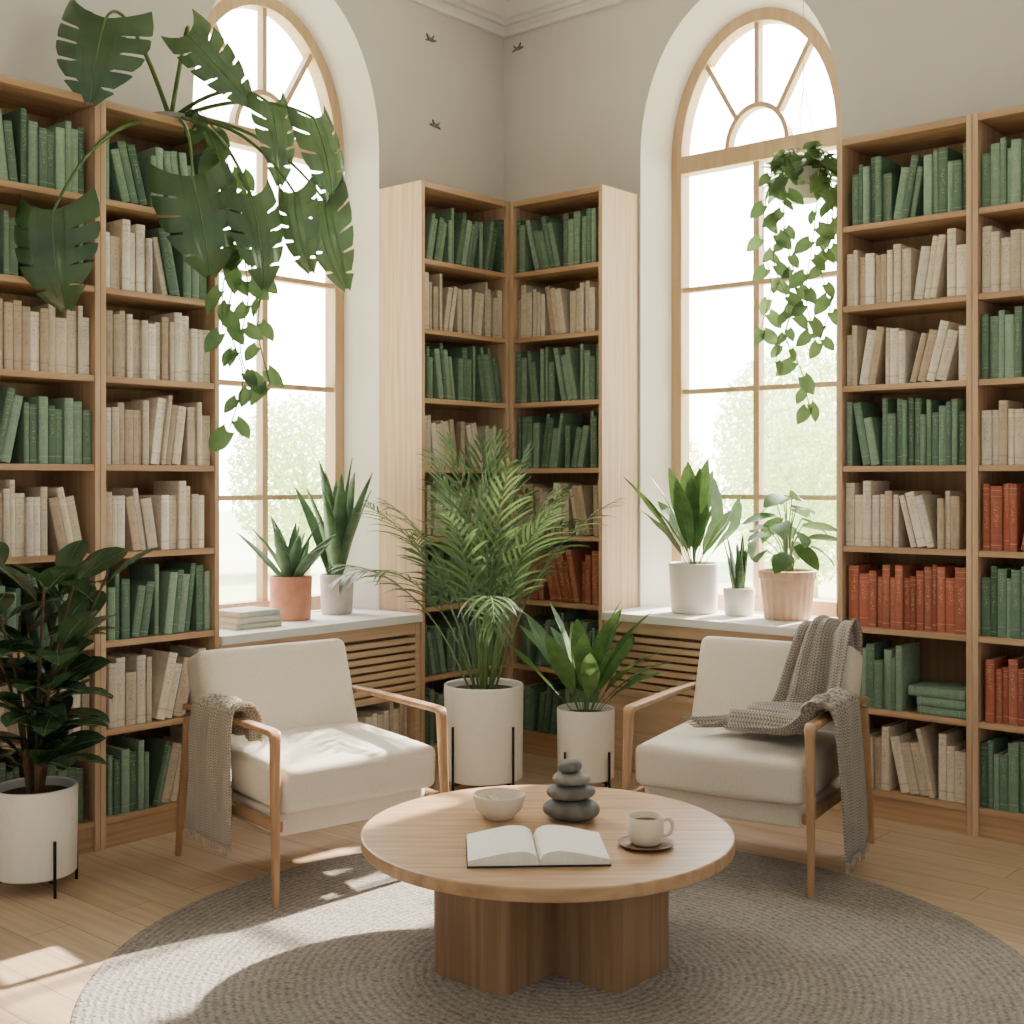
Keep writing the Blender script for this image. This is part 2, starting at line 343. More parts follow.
crown=[(0,3.765),(.03,3.765),(.034,3.775),(.034,3.80),(.02,3.81),(.02,3.835),(.045,3.84),(.05,3.865),(.075,3.875),(.095,3.905),(.11,3.945),(.112,3.965),(.15,3.968),(.15,3.992),(.18,4.0),(.195,4.03),(.20,4.05),(0,4.05)]
crown=[(p*.85,4.05-(4.05-z)*.76) for p,z in crown]
for side,nm in (('L','trim_3'),('R','trim_4')):
    mb=MB(); a=[];b=[]
    for p,z in crown:
        if side=='L': a.append(mb.v((p,-7.2,z))); b.append(mb.v((p,-p,z)))
        else: a.append(mb.v((p,-p,z))); b.append(mb.v((7,-p,z)))
    for i in range(len(a)-1): mb.f([a[i],a[i+1],b[i+1],b[i]])
    tag(mb.build(nm,CEIL,smooth=.35),kind='structure')

# ------------------------------------------------------------------ bookcases
D=.30; HT=2.84; ZR=[.115+.336*i for i in range(8)]
def bookcase(label,side,s0,W,group=None,corner=False):
    # local: x along the wall, left to right as seen, front at y=-D
    root=thing('bookcase',label,'bookcase',(0.003,s0,0) if side=='L' else (s0,-.003,0),PI/2 if side=='L' else 0,group)
    T=.024
    for x in (0,W-T):
        mb=MB(); mb.box(x+.0008,x+T-.0008,-D,0,0,HT); mb.build('side_panel',OAKZ,root,bevel=.002)
    mb=MB(); mb.box(T,W-T,-D+.001,0,HT-.03,HT-.001); mb.build('top_board',OAKX,root,bevel=.002)
    for i,z in enumerate(ZR):
        mb=MB(); mb.box(T,W-T,-D+.003,-.01,z-.024,z); mb.build('shelf',OAKX,root,bevel=.002)
    mb=MB(); mb.box(T,W-T,-D+.012,-D+.03,0,ZR[0]-.025); mb.build('plinth',OAKX,root)
    mb=MB(); mb.box(T,W-T,-.009,-.001,.02,HT-.03); mb.build('back_panel',WALN,root)
    if corner:
        mb=MB(); mb.box(W+.001,W+.295,-D+.001,-.004,0,HT); mb.build('corner_post',OAKZ,root)
    return root
M_L=lambda s0: Matrix.Translation((.003,s0,0))@Matrix.Rotation(PI/2,4,'Z')
M_R=lambda s0: Matrix.Translation((s0,-.003,0))
GC='tall oak bookcases of eight shelves'
bookcase('tall oak bookcase cut by the left edge, behind the rubber plant','L',-3.196,.542,GC)
bookcase('tall oak bookcase beside the left window, under the monstera','L',-2.654,.542,GC)
bookcase('narrow oak bookcase in the room corner, left half beside the left window','L',-.945,.643,GC,True)
bookcase('narrow oak bookcase in the room corner, right half beside the right window','R',.302,.60,GC)
bookcase('tall oak bookcase beside the right window, behind the right armchair','R',2.139,.574,GC)
bookcase('tall oak bookcase cut by the right edge of the photo','R',2.713,.574,GC)

# ------------------------------------------------------------------ books
rng=random.Random(12)
GREENS=[('dark green',(.135,.225,.158)),('mid green',(.19,.30,.213)),('sage green',(.25,.36,.27)),('deep green',(.10,.175,.12))]
CREAMS=[('cream',(.75,.665,.545)),('beige',(.67,.575,.45)),('ivory',(.80,.73,.62)),('tan',(.52,.41,.30))]
REDS=[('brick red',(.42,.135,.09)),('rust red',(.47,.17,.11)),('dark red',(.34,.105,.07))]
fam={}
BM_ALL=[PAGES]
for key,lst,mk,amt in (('G',GREENS,(.52,.50,.36),.32),('C',CREAMS,(.22,.15,.09),.42),('R',REDS,(.75,.55,.38),.35),('P',[('pale',(.60,.62,.53))],(.4,.42,.34),.3)):
    fam[key]=[]
    for nm,c in lst:
        m=bookmat(nm.replace(' ','_')+'_cloth',c,mk,amt); fam[key].append((nm,m)); BM_ALL.append(m)
def book_mesh(t,h,d,m):
    mb=MB(); uv=mb.bm.loops.layers.uv.new('UVMap')
    for x in (0,t-.0025): mb.box(x,x+.0025,.004,d,0,h)
    arc=[(t/2-t/2*cos(PI*i/6),.004-.0045*sin(PI*i/6)) for i in range(7)]
    pts=arc+[(t,.008),(0,.008)]
    mb.extrude([(x,y,0) for x,y in pts],(0,0,h))
    mb.bm.normal_update()
    for f in mb.bm.faces:
        sp=all(v.co.y<.0045 for v in f.verts) and abs(f.normal.z)<.5
        for l in f.loops: l[uv].uv=(l.vert.co.x/t,l.vert.co.z/h) if sp else (5,5)
    cov=mb.build('book',m,noload=True)
    mb=MB(); mb.box(.0026,t-.0026,.0082,d-.004,.004,h-.004); pg=mb.build('page_block',PAGES,noload=True)
    return cov,pg
POOL={}
for key,wts in (('G',[0,0,1,1,1,2,2,3]),('C',[0,0,0,1,1,1,2,2,3]),('R',[0,0,1,1,2]),('P',[0])):
    POOL[key]=[]
    for i in range({'G':30,'C':30,'R':16,'P':4}[key]):
        nm,m=fam[key][rng.choice(wts)]
        t=rng.choice([.02,.024,.028,.032,.036,.04,.046]); h=rng.uniform(.20,.28); d=rng.uniform(.17,.2)
        if key=='P': t=(.022,.026,.024,.024)[i]; h=.235-.008*i
        cov,pg=book_mesh(t,h,d,m); POOL[key].append(dict(t=t,h=h,d=d,cov=cov,pg=pg,nm=nm,m=m))
def row(W,spec,mirror,lean=.22,x0=.027,maxh=.29):
    x=x0; xm=W-x0; items=[]
    def pick(x):
        fr=x/W
        if mirror: fr=1-fr
        for k,lim in spec:
            if fr<=lim: return rng.choice([b for b in POOL[k] if b['h']<maxh])
        return rng.choice(POOL[spec[-1][0]])
    since=0
    while True:
        b=pick(x)
        if since>=1 and rng.random()<lean and xm-x>.15:
            ph=rng.uniform(.1,.26); xb=x+b['h']*sin(ph)+.001; n=rng.randint(2,5)
            for k in range(n):
                if xb+b['t']*cos(ph)>xm: break
                items.append((xb,b,ph)); xb+=b['t']/cos(ph)+.0006; b=pick(xb)
            if items and items[-1][2]: x=max(x,xb+.012)
            since=0; continue
        if x+b['t']>xm: break
        items.append((x,b,0)); x+=b['t']+.0008; since+=1
    out=[]
    for xb,b,ph in items:
        y=rng.uniform(.012,.03)
        if not mirror: L=Matrix.Translation((xb,y,0))@Matrix.Rotation(-ph,4,'Y'); cx=xb
        else: L=Matrix.Translation((W-xb,y,0))@Matrix.Rotation(ph,4,'Y')@Matrix.Translation((-b['t'],0,0)); cx=W-xb-b['t']
        out.append((cx,L,b,ph))
    out.sort(key=lambda q:q[0]); return out
ORD='first second third fourth fifth sixth seventh eighth ninth tenth eleventh twelfth thirteenth fourteenth fifteenth sixteenth seventeenth eighteenth nineteenth twentieth twenty-first twenty-second'.split()
ROWN=['top shelf','second shelf down','third shelf down','fourth shelf down','fifth shelf down','sixth shelf down','seventh shelf down','bottom shelf']
def put_book(Mx,b,label,group):
    o=bpy.data.objects.new('book',b['cov']); C.objects.link(o); o.matrix_world=Mx
    p=bpy.data.objects.new('page_block',b['pg']); C.objects.link(p); p.parent=o
    return tag(o,label,'book',group)
G1=[('G',1)];C1=[('C',1)];R1=[('R',1)]
def fill(Mc,W,rows,phrase,fromright,skipx=None,lo=-1,hi=9):
    for r,spec in enumerate(rows):
        sk=skipx and r==skipx[0]
        z=ZR[7-r]; its=row(W,spec,False if sk else rng.random()<.5,lean=0 if sk else .22)
        n=len(its)
        for i,(cx,L,b,ph) in enumerate(its):
            if sk and cx+b['t']>skipx[1]-.01: continue
            if cx<lo or cx>hi: continue
            k=(n-1-i) if fromright else i
            lab=f"{ORD[k]} from {'right' if fromright else 'left'}, {b['nm']} {'leaning ' if ph else ''}book, {ROWN[r]}, {phrase}"
            put_book(Mc@Matrix.Translation((0,-D,z+.0008))@L,b,lab,f"books on the {ROWN[r]}, {phrase}")
fill(M_L(-3.196),.542,[G1,G1,C1,G1,C1,G1,C1,G1],'bookcase at left edge',True,lo=.10)
fill(M_L(-2.654),.542,[G1,[('C',.5),('G',1)],C1,C1,C1,G1,C1,[('G',.55),('C',1)]],'bookcase beside left window',False)
fill(M_R(2.139),.574,[G1,C1,C1,G1,C1,R1,G1,C1],'bookcase beside right window',False,(6,.31))
fill(M_R(2.713),.574,[G1,C1,G1,C1,R1,G1,R1,G1],'bookcase at right edge',False,hi=.25)
# flat stack on the seventh shelf of the right bookcase
FL=['lowest of three flat stacked green books, seventh shelf down, bookcase beside right window','middle of three flat stacked green books, seventh shelf down, bookcase beside right window','topmost of three flat stacked green books, seventh shelf down, bookcase beside right window']
z=ZR[1]+.0008
for i in range(3):
    b=[x for x in POOL['G'] if .03<=x['t']<.042 and x['h']<.235][i] if len([x for x in POOL['G'] if .03<=x['t']<.042 and x['h']<.235])>2 else sorted(POOL['G'],key=lambda x:x['h'])[i]
    Mx=M_R(2.139)@Matrix.Translation((.546-.005*i,-D+.014+.005*i,z))@Matrix.Rotation(-PI/2,4,'Y')
    o=put_book(Mx,b,FL[i],'flat stacked green books'); z+=b['t']+.0008
# corner books: far more than 300 books show in all, the small far ones are one object
mb=MB(); mb.bm.loops.layers.uv.new('UVMap')
for Mc,W,rows in ((M_L(-.945),.643,[G1,C1,G1,[('C',.6),('C',1)],C1,G1,G1,G1]),(M_R(.302),.60,[G1,C1,G1,G1,C1,R1,G1,G1])):
    for r,spec in enumerate(rows):
        for cx,L,b,ph in row(W,spec,rng.random()<.5):
            Mx=Mc@Matrix.Translation((0,-D,ZR[7-r]+.0008))@L
            for me,m in ((b['cov'],b['m']),(b['pg'],PAGES)):
                n0=len(mb.bm.verts); f0=len(mb.bm.faces); mb.bm.from_mesh(me); mb.bm.verts.ensure_lookup_table(); mb.bm.faces.ensure_lookup_table()
                for v in mb.bm.verts[n0:]: v.co=Mx@v.co
                for f in mb.bm.faces[f0:]: f.material_index=BM_ALL.index(m)
o=mb.build('corner_books',BM_ALL); tag(o,'rows of green, cream and red books filling the corner bookcases behind the palm','books',kind='stuff')

# ------------------------------------------------------------------ window cabinets and sills
def cabinet(side,s0,W,label,niche):
    root=thing('radiator_cabinet',label,'cabinet',(0.003,s0,0) if side=='L' else (s0,-.003,0),PI/2 if side=='L' else 0)
    T=.03; d=.292; top=.72
    mb=MB(); mb.box(0,T,-d,0,0,top); mb.box(W-T,W,-d,0,0,top); mb.box(T,W-T,-d,-d+.02,.665,top); mb.box(T,W-T,-d,-d+.02,.365,.395)
    mb.box(T,W-T,-d+.01,-d+.028,0,.075 if niche else .365); mb.build('frame',OAKS,root,bevel=.002)
    mb=MB(); z=.405
    while z<.655: mb.box(T,W-T,-d+.002,-d+.018,z,z+.025); z+=.0365
    mb.build('slatted_panel',OAKS,root,bevel=.001)
    mb=MB(); mb.box(T,W-T,-.02,-.004,0.01,top)
    mb.box(T,W-T,-.24,-.225,.39,top-.002)
    if niche: mb.box(T,W-T,-d+.002,-.022,.076,.1); mb.box(T,W-T,-d+.022,-.022,.37,.385)
    mb.build('inner_panel',WALN,root)
    return root
cabinet('L',-2.108,1.16,'low oak cabinet with slatted front and book niche under left window',True)
cabinet('R',.906,1.23,'low oak cabinet with slatted front under right window, behind right armchair',False)
def sill(side,s0,s1,c,label):
    mb=MB()
    sbox(mb,side,s0,s1,-.318,-.004,.7215,Z0)
    pts=[(c-HWO+.006,-.004),(c+HWO-.006,-.004),(c+HWF-.004,.185),(c-HWF+.004,.185)]
    mb.extrude([mp(side,s,o,.7215) for s,o in pts],(0,0,Z0-.7215))
    tag(mb.build('window_sill',WHITE,bevel=.004),label,'window sill')
sill('L',-2.108,-.949,WCL,'white sill slab on the slatted cabinet under left window')
sill('R',.906,2.136,WCR,'white sill slab on the slatted cabinet under right window')
# niche books
its=row(1.16,C1,False,lean=.12,x0=.04,maxh=.255)
for i,(cx,L,b,ph) in enumerate(its):
    k=len(its)-1-i
    if k>12: continue
    put_book(Matrix.Translation((.003,-2.108,0))@Matrix.Rotation(PI/2,4,'Z')@Matrix.Translation((0,-.285,.101))@L,b,f"{ORD[k]} from right, {b['nm']} {'leaning ' if ph else ''}book in low niche under left window's slatted cabinet",'cream books in the cabinet niche')
# sill books
z=Z0+.0008
for i,lab in enumerate(('lowest of three flat pale green books on left window sill','middle of three flat pale green books on left window sill','topmost of three flat pale green books on left sill')):
    b=POOL['P'][i]
    Mx=Matrix.Translation((.20,-1.95+.01*i,z))@Matrix.Rotation(.04*(i-1),4,'Z')@Matrix.Rotation(PI/2,4,'Z')@Matrix.Translation((b['h'],0,0))@Matrix.Rotation(-PI/2,4,'Y')
    put_book(Mx,b,lab,'flat books on the left window sill'); z+=b['t']+.0008

# ------------------------------------------------------------------ leaves
def fr(d,n):
    d=V(d).normalized(); n=V(n); n=n-d*n.dot(d)
    if n.length<1e-5: n=d.orthogonal()
    n.normalize(); return d,n,d.cross(n)
def leafstrip(mb,o,d,n,L,W,prof,droop=0,fold=.15,N=7,heart=0,mi=0,wave=0,rib=None):
    d,n,s=fr(d,n); p=V(o); rows=[]; step=L/N; mid=[]
    for i in range(N+1):
        t=i/N; a=droop*t; ld=d*cos(a)-n*sin(a); ln=n*cos(a)+d*sin(a)
        w=max(W/2*prof(t),.0006); back=ld*(-heart*L*max(0,1-t*2.2)**2); wv=ln*(wave*w*sin(t*17))
        mid.append(p+ln*.001)
        rows.append([mb.v(p+s*w+ln*(fold*w)+back+wv),mb.v(p),mb.v(p-s*w+ln*(fold*w)+back-wv)])
        p=p+ld*step
    for a,b in zip(rows,rows[1:]):
        mb.f([a[0],a[1],b[1],b[0]],mi); mb.f([a[1],a[2],b[2],b[1]],mi)
    if rib is not None: mb.tube(mid,lambda k:.0022*(1-.7*k),4,mi=rib)
p_blade=lambda t:(1-t**2.6)*(.55+.45*min(1,t*2.5))
p_lance=lambda t:max(0,sin(PI*(.06+.94*t**.8)))**.85
def paddle(t0,pw=.85):
    def g(t):
        if t<t0: return .06
        if t>.995: return 0
        return max(.06,sin(PI*((t-t0)/(1-t0))**pw)**.8)
    return g
p_ell=lambda t:max(0,sin(PI*(.03+.97*t)))**.65
p_point=lambda t:max(0,sin(PI*(.10+.90*t)))**.8
p_heart=lambda t:max(0,sin(PI*(.22+.78*t)))**.9
def monstera(mb,o,d,n,L,W,r,droop=.5,lobes=6,curl=.16):
    # rounded heart outline, each side cut by deep narrow slits that run in from the edge and sweep towards the tip
    d,n,s=fr(d,n); o=V(o)
    def S(t,x):
        a=droop*max(t,-.3)
        y=L*sin(a)/droop; zz=-L*(1-cos(a))/droop if t>0 else 0
        if t<0: y=L*t
        ax=abs(x)/(W/2)
        return o+d*y+s*x*(1-.06*ax*ax)+n*(zz+W*(curl*ax-.36*ax*ax))
    def w(t):
        t=min(1,max(0,t)); return W/2*max(.015,sin(PI*(.30+.70*t)))**.72
    rows=[]
    for i in range(21):
        t=i/20; wi=w(t)*.30 if t<.98 else .0008
        rows.append([mb.v(S(t,wi)),mb.v(S(t,0)),mb.v(S(t,-wi))])
    for a,b in zip(rows,rows[1:]):
        for q in range(2): mb.f([a[q],a[q+1],b[q+1],b[q]])
    mb.tube([S(i/12,0)+n*.002 for i in range(13)],lambda k:.0035*(1-.75*k),5,mi=1)
    g=.0042/L
    for sd in (1,-1):
        cuts=[0]
        for k in range(lobes): cuts.append(cuts[-1]+(1.3 if k==0 else 1)*r.uniform(.8,1.2))
        cuts=[c/cuts[-1]*.98 for c in cuts]
        for k in range(lobes):
            ta,tb=cuts[k],cuts[k+1]
            fs=r.uniform(.34,.54); pr=[]
            first=k==0; last=k==lobes-1
            for f,gm in ((.27,-.4),(fs,-.3),(fs+.06,.9),(.72,1.15),(.86,1.25),(.95,1.5),(.99,2.6)):
                q=max(0,(f-.27)/.73); e=[]
                for te,sg,free in ((ta,1,first),((ta+tb)/2,0,False),(tb,-1,last)):
                    # slits curve: every edge is carried back near the stalk and towards the tip further out
                    tt=te+(-.24+.30*te)*(q*q*.8+q*.2)+sg*g*(gm if not free else min(gm,0))
                    wf=w(te)*f*(1.015 if sg==0 and f>.9 else 1)
                    e.append(mb.v(S(tt,sd*wf)))
                pr.append(e)
            for a,b in zip(pr,pr[1:]): mb.f([a[0],a[1],b[1],b[0]]); mb.f([a[1],a[2],b[2],b[1]])
def rosette(mb,c,n,Lr,Wr,lean,droop,prof,r,r0=.02,fold=.2,NN=9,wave=0,rib=None):
    c=V(c)
    for i in range(n):
        a=(i*2.39996+r.uniform(-.25,.25)); k=i/(n-1); le=lean[0]+(lean[1]-lean[0])*k+r.uniform(-.07,.07)
        L=r.uniform(*Lr); W=r.uniform(*Wr); d=V((sin(le)*cos(a),sin(le)*sin(a),cos(le))); nn=V((-cos(le)*cos(a),-cos(le)*sin(a),sin(le)))
        tw=r.uniform(-.5,.5); nn=nn+V((-sin(a),cos(a),0))*tw
        leafstrip(mb,c+V((cos(a),sin(a),0))*r0*k,d,nn,L,W,prof,r.uniform(*droop),fold,N=NN,wave=wave,rib=rib)
def pot(root,m,r,h,z0=0,wall=.012,taper=.9,ribs=0,lip=0):
    mb=MB(); rb=r*taper
    pr=[(0,z0),(rb*.94,z0),(rb,z0+.006),(r,z0+h-.012-lip)]
    if lip: pr+=[(r+.008,z0+h-lip-.006),(r+.008,z0+h-.004)]
    pr+=[(r-.002,z0+h-.002),(r-wall*.5,z0+h),(r-wall,z0+h-.004),(r-wall-.004,z0+h-.05),(0,z0+h-.05)]
    mb.lathe(pr,48 if not ribs else ribs*6,ribs=ribs,ramp=.0025 if ribs else 0)
    mb.build('pot',m,root,smooth=.7)
    mb=MB(); mb.lathe([(0,z0+h-.049),(r-wall-.006,z0+h-.049),(r-wall-.006,z0+h-.03),(r*.5,z0+h-.022),(0,z0+h-.02)],32); mb.build('soil',SOIL,root,smooth=1)
    return z0+h-.025
def stand(root,r,z0,ht,rad=.0055,a0=TH+PI/4):
    mb=MB()
    for a in (a0,a0+PI/2): mb.tube([((r+.006)*cos(a),(r+.006)*sin(a),z0-.006),(-(r+.006)*cos(a),-(r+.006)*sin(a),z0-.006)],.0045,6)
    st=mb.build('plant_stand',BLK,root,smooth=1)
    for k in range(4):
        a=a0+k*PI/2; mb=MB(); mb.tube([((r+.009)*cos(a),(r+.009)*sin(a),0),((r+.009)*cos(a),(r+.009)*sin(a),ht)],rad,8); mb.build('leg',BLK,st,smooth=1)
# sill plants
r=random.Random(3)
t=thing('potted_agave','spiky grey green plant in terracotta pot on left window sill','plant',(.03,-1.52,Z0+.0005))
z=pot(t,TERR,.098,.2,taper=.93); mb=MB(); rosette(mb,(0,0,z-.01),15,(.24,.36),(.056,.07),(.10,.85),(.1,.45),p_blade,r,.03,.3); mb.build('foliage',LEAF_A,t,smooth=3,solid=.004)
t=thing('potted_agave','tall upright sword leaved plant in grey pot on left window sill','plant',(.0,-1.215,Z0+.0005))
z=pot(t,POTG,.082,.19,taper=.9); mb=MB(); rosette(mb,(0,0,z-.01),13,(.40,.60),(.074,.092),(.03,.38),(.05,.3),p_lance,r,.025,.28); mb.build('foliage',LEAF_A,t,smooth=3,solid=.004)
t=thing('potted_dracaena','large broad leaved plant in white pot on right window sill','plant',(1.265,-.05,Z0+.0005))
z=pot(t,POTW,.122,.24,taper=.9); mb=MB(); rosette(mb,(0,0,z-.01),17,(.40,.60),(.09,.115),(.04,.62),(.25,.9),paddle(.22),r,.03,.14,NN=16,wave=.06,rib=1); mb.clamp(x1=.17); mb.build('foliage',[LEAF_B,RIB],t,smooth=3)
t=thing('snake_plant','small upright snake plant in little white pot, middle of right sill','plant',(1.49,-.01,Z0+.0005))
z=pot(t,POTW,.075,.13,taper=.9); mb=MB(); rosette(mb,(0,0,z-.01),10,(.2,.31),(.036,.045),(.02,.18),(.0,.12),p_blade,r,.025,.3); mb.build('foliage',LEAF_S,t,smooth=3,solid=.003)
def bushy(t,z,r,m,nst,H,sp,LL,LW,nl,leafdown,clampx=None,sr=.005,zmin=.1,stemm=None):
    mb=MB(); ms=MB()
    for i in range(nst):
        a=i*2.4+r.uniform(-.3,.3); rad=sp*r.uniform(.35,.9); h=H*r.uniform(.6,1.0)
        top=V((cos(a)*rad,sin(a)*rad,z+h)); pts=cr([V((cos(a)*.02,sin(a)*.02,z-.01)),V((cos(a)*rad*.35,sin(a)*rad*.35,z+h*.5)),top],14)
        if clampx is not None:
            for p in pts: p.x=max(p.x,clampx+.05)
        ms.tube(pts,lambda k:sr*(1-.5*k),6)
        for k in range(nl):
            f=zmin+(1-zmin)*(k+.6)/nl; p=pts[min(14,int(f*14))]; az=a+k*2.4+r.uniform(-.4,.4); le=r.uniform(.55,1.5)*(1.15-.45*f)+leafdown
            d=V((sin(le)*cos(az),sin(le)*sin(az),cos(le))); nn=V((-cos(le)*cos(az),-cos(le)*sin(az),sin(le)))
            if clampx is not None and (p+d*LL*1.2).x<clampx:
                d.x=abs(d.x)*.5+.05; d.normalize()
            pet=p+d*LL*.2; L=LL*r.uniform(.75,1.1)
            ms.tube([p,pet],.0022,5); leafstrip(mb,pet,d,nn,L,LW*r.uniform(.8,1.1),p_ell,r.uniform(.2,.7),.22,N=7,rib=1)
    if clampx is not None: mb.clamp(x0=clampx); ms.clamp(x0=clampx)
    ms.build('stem',stemm or STEM,t,smooth=1); mb.build('foliage',[m,RIB],t,smooth=3)
t=thing('potted_peperomia','bushy broad leaved plant in tan ribbed clay pot on right sill','plant',(1.74,.0,Z0+.0005))
z=pot(t,PEACH,.122,.225,taper=.86,ribs=22,lip=.03); r=random.Random(4); mb=MB(); ms=MB()
for i in range(24):
    a=i*2.39996+r.uniform(-.3,.3); k=i/23; hgt=.37-.27*k+r.uniform(-.02,.02); rad=(.03+.13*k**.7)*r.uniform(.7,1.1)
    if cos(a)<0: rad*=.85
    o=V((cos(a)*rad,sin(a)*rad*.8,z+hgt)); out=V((cos(a),sin(a),0)); tg=V((-sin(a),cos(a),0))*r.uniform(-.5,.5)
    ms.tube(cr([V((cos(a)*.02,sin(a)*.02,z-.01)),V((cos(a)*rad*.35,sin(a)*rad*.35,z+hgt*.6)),o],8),.0028,5)
    leafstrip(mb,o,out*.75+tg-UP*r.uniform(-.2,.5),UP*.6+out*.8,r.uniform(.13,.175),r.uniform(.075,.095),p_point,r.uniform(.2,.8),.16,N=8)
mb.clamp(x0=-.17); ms.build('stem',STEM,t,smooth=1); mb.build('foliage',[LEAF_B,RIB],t,smooth=3)
# floor plants
t=thing('rubber_plant','dark leaved rubber plant in white pot on black stand at left edge','plant',(.53,-3.04,0))
z=pot(t,POTW,.14,.30,z0=.055,taper=.97); stand(t,.14,.055,.19); r=random.Random(8); bushy(t,z,r,LEAF_R,10,.84,.29,.21,.125,9,.12,clampx=-.19,sr=.008,stemm=BROWN)
t=thing('potted_bird_nest_plant','broad leaved green plant in smaller white pot, right of the palm','plant',(1.137,-.74,0))
z=pot(t,POTW,.13,.315,z0=.066,taper=.97); stand(t,.13,.066,.2); r=random.Random(6); mb=MB(); rosette(mb,(0,0,z-.01),22,(.38,.58),(.08,.10),(.03,.72),(.2,.9),paddle(.26,.9),r,.05,.13,NN=16,wave=.07,rib=1); mb.clamp(y1=.40); mb.build('foliage',[LEAF_F,RIB],t,smooth=3)
# palm
t=thing('potted_palm','large feathery palm in white cylinder pot on black stand in front of corner','plant',(.80,-1.05,0))
z=pot(t,POTW,.178,.42,z0=.07,taper=.98); stand(t,.178,.07,.32)
r=random.Random(24); mb=MB(); ms=MB(); NF=21
for i in range(NF):
    a=i*2.39996; k=i/(NF-1); le=.02+.50*k; L=r.uniform(.98,1.18)*(1-.10*k); droop=.3+1.75*k*r.uniform(.75,1.15)
    if cos(a-.6)>.45: le*=.7; droop*=.55
    if cos(a-PI)>.55: le*=.8; droop*=.75
    d0=V((sin(le)*cos(a),sin(le)*sin(a),cos(le))); n0=V((-cos(le)*cos(a),-cos(le)*sin(a),sin(le))); s0=d0.cross(n0)
    p=V((cos(a)*.06*k,sin(a)*.06*k,z-.01)); pts=[p.copy()]; dirs=[]
    NS=24
    for j in range(NS):
        q=droop*(j/NS)**1.9; ld=d0*cos(q)-n0*sin(q); dirs.append((ld,n0*cos(q)+d0*sin(q))); p=p+ld*(L/NS); pts.append(p.copy())
    ms.tube(pts,lambda q:.006*(1-.8*q),5)
    for j in range(10,NS+1):
        q=(j-10)/(NS-10); ll=.24*(sin(PI*(.2+.72*q))**.8)
        ld,ln=dirs[min(j,NS-1)]
        for sd in (1,-1):
            dd=ld*(.8+.5*q)+s0*sd*(.9-.4*q)+ln*.08+V((r.uniform(-.12,.12),r.uniform(-.12,.12),r.uniform(-.12,.06)))
            leafstrip(mb,pts[j],dd,ln,ll*r.uniform(.8,1.15),.0145,p_lance,r.uniform(.4,1.3),.2,N=5)
mb.clamp(x0=-.44,y1=.70); ms.clamp(x0=-.44,y1=.70)
ms.build('stem',STEM,t,smooth=1); mb.build('foliage',LEAF_PALM,t,smooth=3)
# monstera on the left bookcase
def bez(a,b,c,n=16): return [a*((1-i/n)**2)+b*(2*(1-i/n)*i/n)+c*((i/n)**2) for i in range(n+1)]
root=V((.13,-2.23,HT+.001))
t=thing('monstera','large split leaved monstera with trailing vines on top of left bookcase','plant',root)
mb=MB(); mb.lathe([(0,0),(.085,0),(.095,.05),(.088,.052),(.082,.03),(0,.028)],32); mb.build('planter_dish',POTG,t,smooth=.7)
mb=MB(); mb.lathe([(0,.029),(.081,.03),(.05,.04),(0,.042)],24); mb.build('soil',SOIL,t,smooth=1)
ml=MB(); ms=MB(); mv=MB(); r=random.Random(18)
base=root+V((0,0,.04))
ML=[((106,18),(84,90),92,4.75,5,.15),((54,210),(46,300),90,4.5,5,-.15),((192,176),(214,262),84,4.8,5,.25),((250,196),(274,274),56,4.85,5,.4),((314,118),(346,194),46,5.0,5,.5),((324,200),(332,282),50,5.0,5,-.35),((188,34),(242,90),48,4.95,5,-.5),((270,104),(290,170),42,5.0,5,.5),((294,192),(296,264),44,4.95,5,-.35)]
for (b,tp,w,dep,lb,tw) in ML:
    pb=P(*b,dep); pt=P(*tp,dep-.10); d=pt-pb; n=-FW*1.0+UP*.6+RX*tw
    monstera(ml,pb-root,d,n,d.length*1.05,w/F*dep*1.08,r,r.uniform(.5,.95),lb,r.uniform(.16,.3))
    ctl=P((180+b[0])/2+(-18 if b[0]<150 else 6),min(118,b[1])-(34 if b[1]<120 else 8),(5.15+dep)/2-.1)
    ms.tube([p-root for p in bez(base,ctl,pb)],lambda q:.010*(1-.45*q),6)
def vine(mls,mst,pts,size,r,sp,org,rad=.0028):
    pts=cr(pts,60); mst.tube([p-org for p in pts],rad,5); acc=0; k=0
    for i in range(1,len(pts)):
        acc+=(pts[i]-pts[i-1]).length
        if acc>sp or i==len(pts)-1:
            acc=0; k+=1; sd=1 if k%2 else -1
            d=-UP*r.uniform(.5,1)+RX*sd*r.uniform(.3,.9)+FW*r.uniform(-.35,.1); n=-FW+UP*r.uniform(.1,.6)+RX*r.uniform(-.7,.7)
            s=size*r.uniform(.65,1.15); o=pts[i]-org+d.normalized()*.018
            mst.tube([pts[i]-org,o],.0016,4); leafstrip(mls,o,d,n,s,s*.7,p_heart,r.uniform(.1,.8),.25,N=7,heart=.16)
for pl in ([(200,118,5.1),(226,180,4.95),(238,250,4.95),(228,320,4.97),(243,375,5.0),(230,428,5.0)],[(205,118,5.1),(250,190,4.97),(262,270,5.0),(258,330,5.02),(270,385,5.02)],[(200,120,5.1),(232,205,4.95),(248,290,4.98),(240,345,5.0),(250,385,5.0)],[(205,116,5.1),(240,210,4.96),(224,280,4.95),(222,330,4.96)]):
    vine(mv,ms,[base]+[P(*q) for q in pl],.10,r,.085,root)
ms.build('stem',STEM,t,smooth=1); ml.build('foliage',[LEAF_D,RIB],t,smooth=3); mv.build('trailing_leaves',LEAF_P,t,smooth=3)
